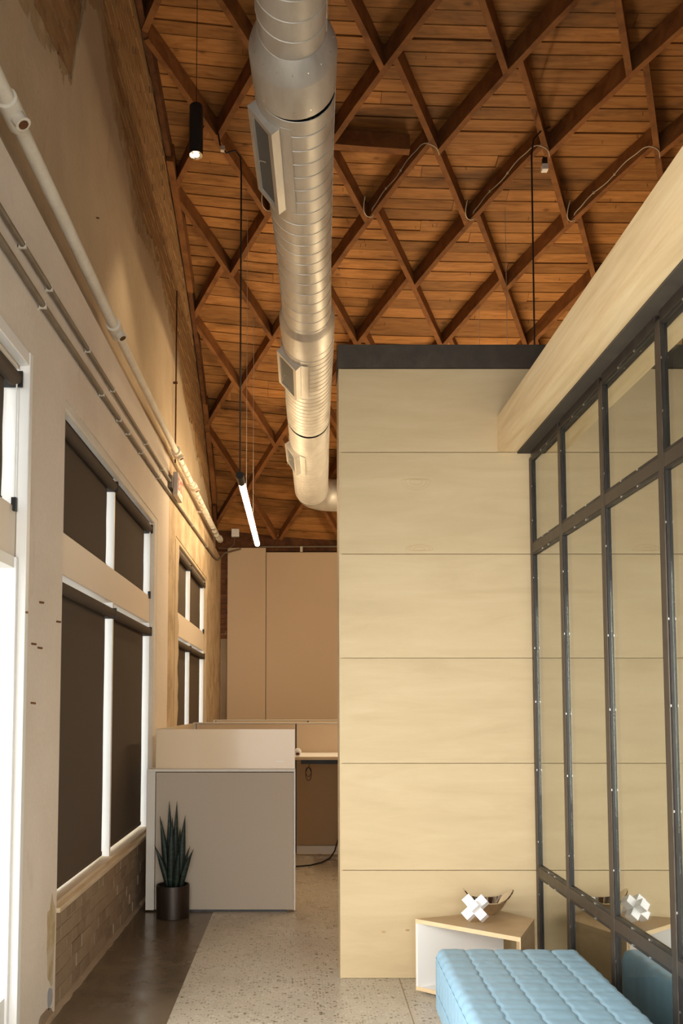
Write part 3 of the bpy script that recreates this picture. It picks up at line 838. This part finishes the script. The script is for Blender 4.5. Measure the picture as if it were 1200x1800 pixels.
# exit sign
EX = thing('exit_sign', (-1.2, 8.2, 3.55), 'small pale box sign with red EXIT lettering on the left wall', 'sign')
MB().box(-1.184, -1.140, 7.92, 8.25, 3.53, 3.75).build('housing', M['sign'], EX, bevel=.004)
MB().box(-1.141, -1.137, 7.94, 8.23, 3.555, 3.725).build('face_plate', M['trim_cream'], EX)
cu = bpy.data.curves.new('lettering', 'FONT'); cu.body = 'EXIT'; cu.size = .17; cu.extrude = .001; cu.align_x = 'CENTER'; cu.align_y = 'CENTER'
to = bpy.data.objects.new('lettering', cu); COL.objects.link(to)
dg = bpy.context.evaluated_depsgraph_get(); me = bpy.data.meshes.new_from_object(to.evaluated_get(dg)); bpy.data.objects.remove(to)
me.materials.clear(); me.materials.append(M['red'])
lo = bpy.data.objects.new('lettering', me); COL.objects.link(lo); lo.parent = EX
lo.matrix_local = Matrix.Translation(Vector((-1.1358, 8.085, 3.64)) - EX.location) @ Matrix.Rotation(PI / 2, 4, 'Z') @ Matrix.Rotation(PI / 2, 4, 'X') @ Matrix.Diagonal((.85, 1, 1, 1))
MB().box(WL - .01, -1.184, 7.86, 8.02, 3.585, 3.70).build('junction_box', M['conduit'], EX)

# white electrical box at the back corner
t = thing('junction_box', (-.99, 13.2, 4.2), 'small white electrical box high in the back left corner', 'electrical box')
MB().box(-1.05, -.93, 13.14, 13.21, 4.18, 4.305).build('box_body', M['white_lam'], t, bevel=.006)
MB().tube([(-1.0, 13.15, 4.18), (-1.01, 13.14, 4.05), (-1.1, 13.14, 3.99), (-1.25, 13.14, 4.0)], .006, 6).build('cord', M['conduit'], t)

# ------------------------------------------------------------------ lamps
def roofz(X, Y, off=0.0): return roof(X, math.asin((Y - YC) / RR) * RR, off).z
# black cylinder pendant
Yc_ = 6.2; cx_ = -.778
t = thing('pendant_light', (cx_, Yc_, 5.70), 'black cylinder pendant spot hanging near the left wall', 'pendant lamp')
MB().lathe([(.047, 5.715), (.0525, 5.71), (.0525, 6.085), (.050, 6.09)], cx_, Yc_, 28).build('cylinder_body', M['black'], t, smooth='auto')
MB().lathe([(.046, 5.704), (.051, 5.702), (.051, 5.716), (.046, 5.716)], cx_, Yc_, 28).build('trim_ring', M['screw'], t, smooth='auto')
MB().lathe([(.001, 5.698), (.020, 5.700), (.030, 5.708), (.030, 5.7145), (.001, 5.7145)], cx_, Yc_, 20).build('lens', M['spot_glow'], t, smooth=True)
MB().tube([(cx_, Yc_, 6.09), (cx_, Yc_, roofz(cx_, Yc_, .12))], .003, 6).build('suspension_wire', M['black'], t)
sl = bpy.data.lights.new('pendant_spot', 'SPOT'); sl.energy = 60; sl.spot_size = R_(70); sl.spot_blend = .6; sl.color = (1, .78, .5); sl.shadow_soft_size = .03
so = bpy.data.objects.new('pendant_spot', sl); COL.objects.link(so); so.location = (cx_, Yc_, 5.69)
# linear tube pendants
def linear(x, y0, y1, z, label, glow='tube_glow'):
    t = thing('linear_pendant', (x, y0, z), label, 'pendant lamp', 'linear tube pendants')
    L = y1 - y0
    MB().tube([(x, y0, z), (x, y0 + .26, z)], .036, 20).build('end_cap', M['black'], t, smooth='auto')
    MB().tube([(x, y0 + .26, z), (x, y1, z)], .031, 20).build('tube_diffuser', M[glow], t, smooth='auto')
    for yy in (y0 + 1.0, y0 + 2.3):
        MB().tube([(x, yy, z + .03), (x, yy, roofz(x, yy, .1))], .0025, 6).build('suspension_cable', M['galv'], t)
    return t
lt = linear(-.545, 7.75, 11.1, 3.67, 'lit linear tube pendant hanging over the cubicles beside the duct')
zt_ = roofz(-.545, 7.78, .05)
pts = [(-.545, 7.78, 3.70), (-.545, 7.78, zt_ - .35), (-.552, 7.76, zt_ - .2), (-.60, 7.72, zt_ - .16), (-.68, 7.70, zt_ - .20), (-.74, 7.70, zt_ - .12), (-.76, 7.70, zt_ + .0)]
MB().tube(pts, .008, 8).build('power_cord', M['cord'], lt, smooth=True)
MB().box(-.735, -.695, 7.68, 7.72, zt_ - .18, zt_ - .14).build('plug_box', M['trim_cream'], lt)
l2 = linear(2.13, 7.5, 10.9, 3.30, 'second linear tube pendant hidden behind the plywood wall, black cord showing above', 'tube_glow_strong')
zt_ = roofz(2.13, 7.5, .02)
MB().tube([(2.12, 7.5, 3.33), (2.13, 7.5, zt_ - .25), (2.15, 7.5, zt_ - .1), (2.22, 7.5, zt_ - .02), (2.30, 7.5, zt_ + .02)], .008, 8).build('power_cord', M['cord'], l2, smooth=True)

# off-white cables clipped along the '/' lamellas
def smoothpts(p, n=5):
    out = []
    for i in range(len(p) - 1):
        p0, p1, p2, p3 = p[max(i - 1, 0)], p[i], p[i + 1], p[min(i + 2, len(p) - 1)]
        for k in range(n):
            t = k / n; out.append(.5 * (2 * p1 + (p2 - p0) * t + (2 * p0 - 5 * p1 + 4 * p2 - p3) * t * t + (3 * p1 - p0 - 3 * p2 + p3) * t ** 3))
    return out + [p[-1]]
def cable(c, label):
    t = thing('cable', roof(XN(c + .5, False), rowS(2), 0), label, 'cable', 'cables clipped to the roof lamellas')
    a = Vector((XN(c + .5, False), rowS(2))) + dback * DL - dslash * .10; b = Vector((XN(c, True), rowS(3))) + dslash * .06
    nrm = Vector((-us, -ux)).normalized() * .034
    pts = []
    for i in range(11):
        q = a.lerp(b, i / 10); off = .035 + .03 * math.sin(i * PI / 5) ** 2
        q2 = q + nrm; pts.append(roof(q2.x, q2.y, off))
    e = b
    q = a + nrm; pts.insert(0, roof(q.x + .05, q.y - .05, .0)); pts.insert(0, roof(a.x + .11, a.y - .02, -.006)); pts.insert(0, roof(a.x + .17, a.y + .12, .01))
    for dx, ds, o in ((-.02, .02, -.01), (-.07, .03, -.012), (-.11, -.02, -.01), (-.12, -.08, .02), (-.11, -.14, .08)): pts.append(roof(e.x + dx, e.y + ds, o))
    MB().tube(smoothpts(pts), .0048, 6).build('cable_run', M['white_cord'], t, smooth=True)
    for i in (4, 7): p = pts[3 + i]; MB().box(p.x - .009, p.x + .009, p.y - .009, p.y + .009, p.z - .009, p.z + .009).build('staple', M['white_cord'], t)
cable(0, 'off-white cable looping along a roof lamella just right of the duct')
cable(1, 'off-white cable on the roof lamella left of the hanging black cord')
cable(2, 'off-white cable on the roof lamella nearest the wooden beam')
cable(-1, 'off-white cable looping on a roof lamella just left of the duct')
p = onY(957, 294, 7.55)
t = thing('plug_box', p, 'small white plug box on a roof lamella above the black cord', 'electrical box')
MB().box(p.x - .028, p.x + .028, p.y - .03, p.y + .03, p.z - .035, p.z + .02).build('box_body', M['white_lam'], t, bevel=.004)
MB().box(p.x - .022, p.x + .022, p.y - .022, p.y + .022, p.z + .03, p.z + .085).build('plug', M['black_plastic'], t, bevel=.004)

# ------------------------------------------------------------------ cubicles
CY = 6.526
t = thing('cubicle_partition', (-.6, CY, 0), 'grey fabric cubicle end panel with a frosted glass screen behind the plant', 'partition')
MB().box(-1.154, -1.088, CY, CY + .075, .012, 1.062).build('end_post', M['trim_cream'], t, bevel=.004)
MB().box(-1.084, -.040, CY + .004, CY + .070, .016, 1.040).build('fabric_panel', M['grey_fabric'], t, bevel=.003)
MB().box(-.038, -.026, CY, CY + .075, .012, 1.062).build('edge_strip', M['trim_cream'], t)
MB().box(-1.154, -.026, CY - .003, CY + .078, 1.046, 1.066).build('top_cap', M['trim_cream'], t, bevel=.003)
MB().box(-1.06, -.09, CY + .01, CY + .065, .0, .016).build('base_channel', M['black_plastic'], t)
MB().box(-1.092, -.030, CY + .030, CY + .040, 1.066, 1.367).build('glass_screen', M['frosted'], t)
MB().box(-.17, -.115, CY + .0285, CY + .030, 1.118, 1.126).build('maker_strip', M['white_lam'], t)
t = thing('cubicle_partition', (-1.1, 7.7, 0), 'cubicle run along the windows with a pale glass screen on top', 'partition')
MB().box(-1.125, -1.065, CY + .082, 8.90, .012, 1.062).build('fabric_panel', M['tan_fabric'], t)
MB().box(-1.100, -1.090, CY + .09, 8.90, 1.066, 1.367).build('glass_screen', M['frosted'], t)
MB().box(-1.128, -1.062, CY + .082, 8.90, 1.058, 1.068).build('top_cap', M['trim_cream'], t)
def partition(x0, x1, y, z1, splits, label, name='cubicle_partition'):
    t = thing(name, ((x0 + x1) / 2, y, 0), label, 'partition')
    xs = [x0] + splits + [x1]
    for a, b in zip(xs, xs[1:]):
        MB().box(a + .008, b - .008, y, y + .06, .995, z1 - .014).build('fabric_panel', M['tan_fabric'], t, bevel=.003)
        MB().box(a + .008, b - .008, y, y + .06, .10, .992).build('fabric_panel', M['shaded_fabric'], t, bevel=.003)  # lower tile: the desk's shadow is put into the fabric colour
        MB().box(a + .008, b - .008, y + .004, y + .056, .012, .095).build('base_board', M['trim_cream'], t)
        MB().box(a, b, y - .004, y + .064, z1 - .014, z1).build('top_cap', M['trim_cream'], t, bevel=.003)
    for a in splits: MB().box(a - .007, a + .007, y + .01, y + .05, .012, z1 - .014).build('post', M['black_plastic'], t)
    MB().box(x0 - .03, x0, y - .004, y + .064, .012, z1).build('end_post', M['trim_cream'], t)
    return t
s1 = onY(520, 1290, 8.989).x
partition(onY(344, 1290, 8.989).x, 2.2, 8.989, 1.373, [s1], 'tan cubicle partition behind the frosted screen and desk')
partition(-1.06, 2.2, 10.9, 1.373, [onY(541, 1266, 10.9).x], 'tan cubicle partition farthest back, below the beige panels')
# desk
t = thing('desk', (.6, 8.6, 0), 'white topped standing desk half hidden behind the plywood wall', 'desk')
MB().box(-.045, 1.9, 8.22, 8.985, 1.030, 1.061).build('desktop', M['white_lam'], t, bevel=.004)
MB().box(-.045, 1.9, 8.212, 8.22, 1.032, 1.059).build('edge_band', M['oak_edge'], t)
MB().box(.02, 1.85, 8.30, 8.36, .985, 1.030).build('under_rail', M['black'], t)
for X in (.95, 1.75): MB().box(X, X + .07, 8.55, 8.65, 0, .985).build('leg', M['trim_cream'], t)
for X in (.95, 1.75): MB().box(X - .0, X + .07, 8.28, 8.95, 0, .03).build('foot', M['trim_cream'], t)
p = onY(521, 1322, 8.35)
t = thing('desk_ornament', (p.x + .01, 8.35, 1.061), 'small round white object at the left end of the desk', 'ornament')
MB().lathe([(.012, 1.061), (.028, 1.070), (.036, 1.094), (.034, 1.112), (.022, 1.130), (.006, 1.137)], p.x + .012, 8.35, 20).build('white_shell', M['white_obj'], t, smooth=True)
MB().lathe([(.010, 1.071), (.017, 1.075), (.020, 1.087), (.010, 1.097)], p.x + .012, 8.317, 16).build('dark_front', M['dark_timber'], t, smooth=True)
# coiled cord under the desk
p = onY(542, 1337, 8.4); pts = []
for i in range(33):
    a = i / 32 * 2 * PI * 2.2; pts.append((p.x + .028 * math.sin(a) + .0, 8.40 + .003 * i / 8, 1.0 - .055 - .06 * (1 - math.cos(a)) * .9 + .02 * math.sin(a * .5)))
pts.insert(0, (p.x + .02, 8.40, 1.028))
t = tag(MB().tube(pts, .0035, 6).build('hanging_cord', M['cord'], smooth=True), 'thin black cord coiled and hanging under the desk edge', 'cord')
pts = [onZ(520, 1523, .008), onZ(545, 1521, .008), onZ(565, 1516, .008), onZ(580, 1508, .008)] + [onY(588, 1496, 8.93), onY(595, 1472, 8.95), onY(602, 1440, 8.955)]
tag(MB().tube(pts, .007, 8).build('floor_cord', M['cord'], smooth=True), 'black power cord lying on the floor beneath the desk', 'cord')

# ------------------------------------------------------------------ snake plant
PXc, PYc = -.925, 6.375
t = thing('potted_plant', (PXc, PYc, 0), 'snake plant in a dark bronze cylinder pot by the grey panel', 'plant')
MB().lathe([(.110, .0), (.120, .004), (.122, .225), (.119, .236), (.110, .236), (.106, .205), (.03, .200), (.001, .200)], PXc, PYc, 40).build('pot', M['pot'], t, smooth='auto')
MB().lathe([(.001, .190), (.105, .195), (.104, .206), (.06, .212), (.001, .214)], PXc, PYc, 24).build('soil', M['soil'], t, smooth=True)
LV = [(281, 1434, 293, .052, .03), (297.5, 1408, 298, .050, .03), (311, 1408, 308, .052, .02), (303, 1436, 300, .060, -.045), (325.5, 1433, 318, .056, .0), (316.5, 1456, 314, .046, .045), (271, 1485, 294, .046, -.02), (340.5, 1492, 320, .050, -.03), (334, 1487, 319, .034, .05), (314, 1499, 308, .054, -.06), (290, 1500, 292, .044, .045)]
for (tx, ty, bx, w, dy) in LV:
    Yl = PYc + dy; tip = onY(tx, ty, Yl + dy * .5); base = onY(bx, 1556, Yl); base.z = .20
    base.x = PXc + (base.x - PXc) * .85
    rings = []; n = 9; tw = random.uniform(-.5, .5)
    for i in range(n):
        q = i / (n - 1); ww = w * (.62 + 1.0 * q * (1 - q) * 1.7) * (1 - q ** 3.2) * .5 + .0006
        pnt = base.lerp(tip, q); pnt.x += (tip.x - base.x) * (q * q - q) * .55
        ca, sa = math.cos(tw + q * .3), math.sin(tw + q * .3)
        ring = []
        for k in range(8):
            a = 2 * PI * k / 8; u = ww * math.cos(a); v = ww * .22 * math.sin(a) + .010 * (abs(math.cos(a)) ** 2) * (1 - q)
            ring.append((pnt.x + u * ca - v * sa, pnt.y + u * sa * .6 + v * ca, pnt.z))
        rings.append(ring)
    MB().loft(rings).build('leaf', M['leaf'], t, smooth=True)

# ------------------------------------------------------------------ side table, bowl, sculpture
H_T = .39
Lp, Fp, Rp, Bp = [onZ(*q, H_T) for q in ((730, 1615), (915, 1648), (939, 1615), (880, 1601))]
Rp.x = min(Rp.x, 1.30); Bp.y = min(Bp.y, YP - .012)
quad = [(q.x, q.y) for q in (Lp, Fp, Rp, Bp)]
t = thing('side_table', ((Lp.x + Rp.x) / 2, (Lp.y + Fp.y) / 2, 0), 'angular oak side table with white inside, standing against the plywood wall', 'side table')
def inset(poly, d):
    c = Vector((sum(p[0] for p in poly) / 4, sum(p[1] for p in poly) / 4)); return [tuple(Vector(p) + (c - Vector(p)).normalized() * d) for p in poly]
MB().prism(quad, H_T - .022, H_T).build('table_top', M['oak'], t, bevel=.001)
def wallseg(a, b, th, z0, z1, m, name, side=1):
    a = Vector(a); b = Vector(b); d = (b - a).normalized(); nn = Vector((-d.y, d.x)) * th * side
    MB().prism([tuple(a), tuple(b), tuple(b + nn), tuple(a + nn)], z0, z1).build(name, m, t)
# front edge bands
a, b = Vector(quad[0]), Vector(quad[1]); d = (b - a).normalized(); nn = Vector((d.y, -d.x)) * .0015
MB().prism([tuple(a + nn), tuple(b + nn), tuple(b), tuple(a)], H_T - .022, H_T).build('edge_band', M['oak_edge'], t)
MB().prism(quad, .012, .034).build('bottom_board', M['white_lam'], t)
MB().prism([tuple(a + nn), tuple(b + nn), tuple(b), tuple(a)], .012, .034).build('edge_band', M['oak_edge'], t)
MB().prism(inset(quad, .05), .0, .012).build('plinth', M['black'], t)
wallseg(quad[1], quad[2], .022, .034, H_T - .022, M['oak'], 'side_panel', 1)
wallseg(quad[0], quad[3], .022, .034, H_T - .022, M['white_lam'], 'back_panel', -1)
MB().prism([tuple(a + nn), tuple(a + nn + d * .022), tuple(a + d * .022), tuple(a)], .034, H_T - .022).build('edge_band', M['oak_edge'], t)
MB().prism([tuple(b + nn), tuple(b + nn - d * .022), tuple(b - d * .022), tuple(b)], .034, H_T - .022).build('edge_band', M['oak_edge'], t)

bb = onZ(860, 1609, H_T); bb.y += .03
rings = []; n = 40
for q in [0, .02, .2, .4, .6, .8, .92, 1.0]:
    ring = []
    for k in range(n):
        a = 2 * PI * k / n; ca, sa = math.cos(a), math.sin(a)
        rx = .032 + (.105 if ca > 0 else .095) * q ** .8 * (1 + .10 * q * abs(ca) ** 6); ry = .030 + .055 * q ** .7
        zt = .072 + .05 * abs(ca) ** 3 + (.012 if ca > 0 else .016) * abs(ca) ** 8
        ring.append((bb.x + rx * ca - .004 * q, bb.y + ry * sa, H_T + zt * q ** 1.15))
    rings.append(ring)
inner = []
for r_ in reversed(rings[1:]):
    inner.append([(bb.x + (x - bb.x) * .955, bb.y + (y - bb.y) * .94, max(z + .003, H_T + .006)) for x, y, z in r_])
bo = MB().loft(rings + inner).build('bowl', M['silver'], smooth='auto')
tag(bo, 'shiny metal boat-shaped bowl with raised pointed ends on the side table', 'bowl')

sp = onZ(835, 1621, H_T); e = .049
mb = MB()
for cxx in (-1, 0, 1):
    for cyy in (-1, 0, 1):
        for czz in (-1, 0, 1):
            if (abs(cxx) + abs(cyy) + abs(czz)) in (0, 1):
                h = e * .5; mb.box(cxx * e - h, cxx * e + h, cyy * e - h, cyy * e + h, czz * e - h, czz * e + h)
rot = Matrix.Rotation(R_(-42), 3, 'Y') @ Matrix.Rotation(R_(-36), 3, 'X')
mb.v = [tuple(rot @ Vector(v)) for v in mb.v]; zm = min(v[2] for v in mb.v)
mb.v = [(v[0] + sp.x, v[1] + sp.y - .005, v[2] - zm + H_T) for v in mb.v]
so_ = mb.build('cube_sculpture', M['white_obj'])
tag(so_, 'white jack-shaped sculpture of joined cubes leaning before the metal bowl', 'sculpture')

# ------------------------------------------------------------------ quilted blue bench
t = thing('bench', (.93, 3.2, 0), 'pale blue quilted vinyl bench in the lower right corner', 'bench')
rotb = R_(-1.2)
def BT(u, v, z):   # u across 0..W from left, v from the far end towards the camera
    p = Vector((.625 + u, 3.985 - v)); c = Vector((.625, 3.985)); d = p - c
    return (c.x + d.x * math.cos(rotb) - d.y * math.sin(rotb), c.y + d.x * math.sin(rotb) + d.y * math.cos(rotb), z)
BW, BLn, BH = .645, 1.78, .445
ncol, nrow = 5, 18; su, sv = 16, 6
vs = []; NU = ncol * su; NV = nrow * sv
def prof(x, L, r=.035):   # rounded edge drop
    d = min(x, L - x)
    return 0 if d >= r else r - math.sqrt(max(0, r * r - (r - d) ** 2))
for j in range(NV + 1):
    for i in range(NU + 1):
        u = BW * i / NU; v = BLn * j / NV
        cu_ = abs(math.sin(PI * ncol * i / NU)); cv = abs(math.sin(PI * nrow * j / NV))
        if i in (0, NU): cu_ = .6
        puff = .0075 * (cu_ ** .22) * (.55 + .45 * cv ** .3)
        z = BH - .009 + puff - prof(u, BW) * .9 - prof(v, BLn) * .9
        wob = .0018 * noise.noise(Vector((u * 30, v * 30, 0)))
        vs.append(BT(u + .004 * math.sin(j * 1.256) * (1 - cu_) , v, z + wob))
fs = [(j * (NU + 1) + i, j * (NU + 1) + i + 1, (j + 1) * (NU + 1) + i + 1, (j + 1) * (NU + 1) + i) for j in range(NV) for i in range(NU)]
# side skirt
loop = [i for i in range(NU + 1)] + [(j + 1) * (NU + 1) - 1 for j in range(1, NV + 1)] + [NV * (NU + 1) + i for i in range(NU - 1, -1, -1)] + [j * (NU + 1) for j in range(NV - 1, 0, -1)]
b0 = len(vs)
for q in loop: x, y, z = vs[q]; vs.append((x, y, .165))
n = len(loop)
for k in range(n): k2 = (k + 1) % n; fs.append((loop[k], loop[k2], b0 + k2, b0 + k))
fs.append(tuple(b0 + k for k in range(n - 1, -1, -1)))
mb = MB(); mb.add(vs, fs); mb.build('quilted_seat', M['vinyl'], t, smooth='auto')
mb = MB()
for u in (-.0015,):
    mb.tube([BT(u, .02, BH - .045), BT(u, BLn - .02, BH - .045)], .0022, 6); mb.tube([BT(u, .02, .25), BT(u, BLn - .02, .25)], .0016, 6)
mb.tube([BT(.02, -.0015, BH - .045), BT(BW - .02, -.0015, BH - .045)], .0022, 6)
mb.build('seam_piping', M['vinyl'], t)
for u, v in ((.03, .05), (BW - .09, .05), (.03, BLn - .12), (BW - .09, BLn - .12)):
    pts = [BT(u, v, 0), BT(u + .06, v, 0), BT(u + .06, v + .06, 0), BT(u, v + .06, 0)]
    MB().prism([(p[0], p[1]) for p in pts], 0, .165).build('leg', M['oak_edge'], t, bevel=.003)

for o in SC.objects:
    for k in ('_base',):
        if k in o: del o[k]
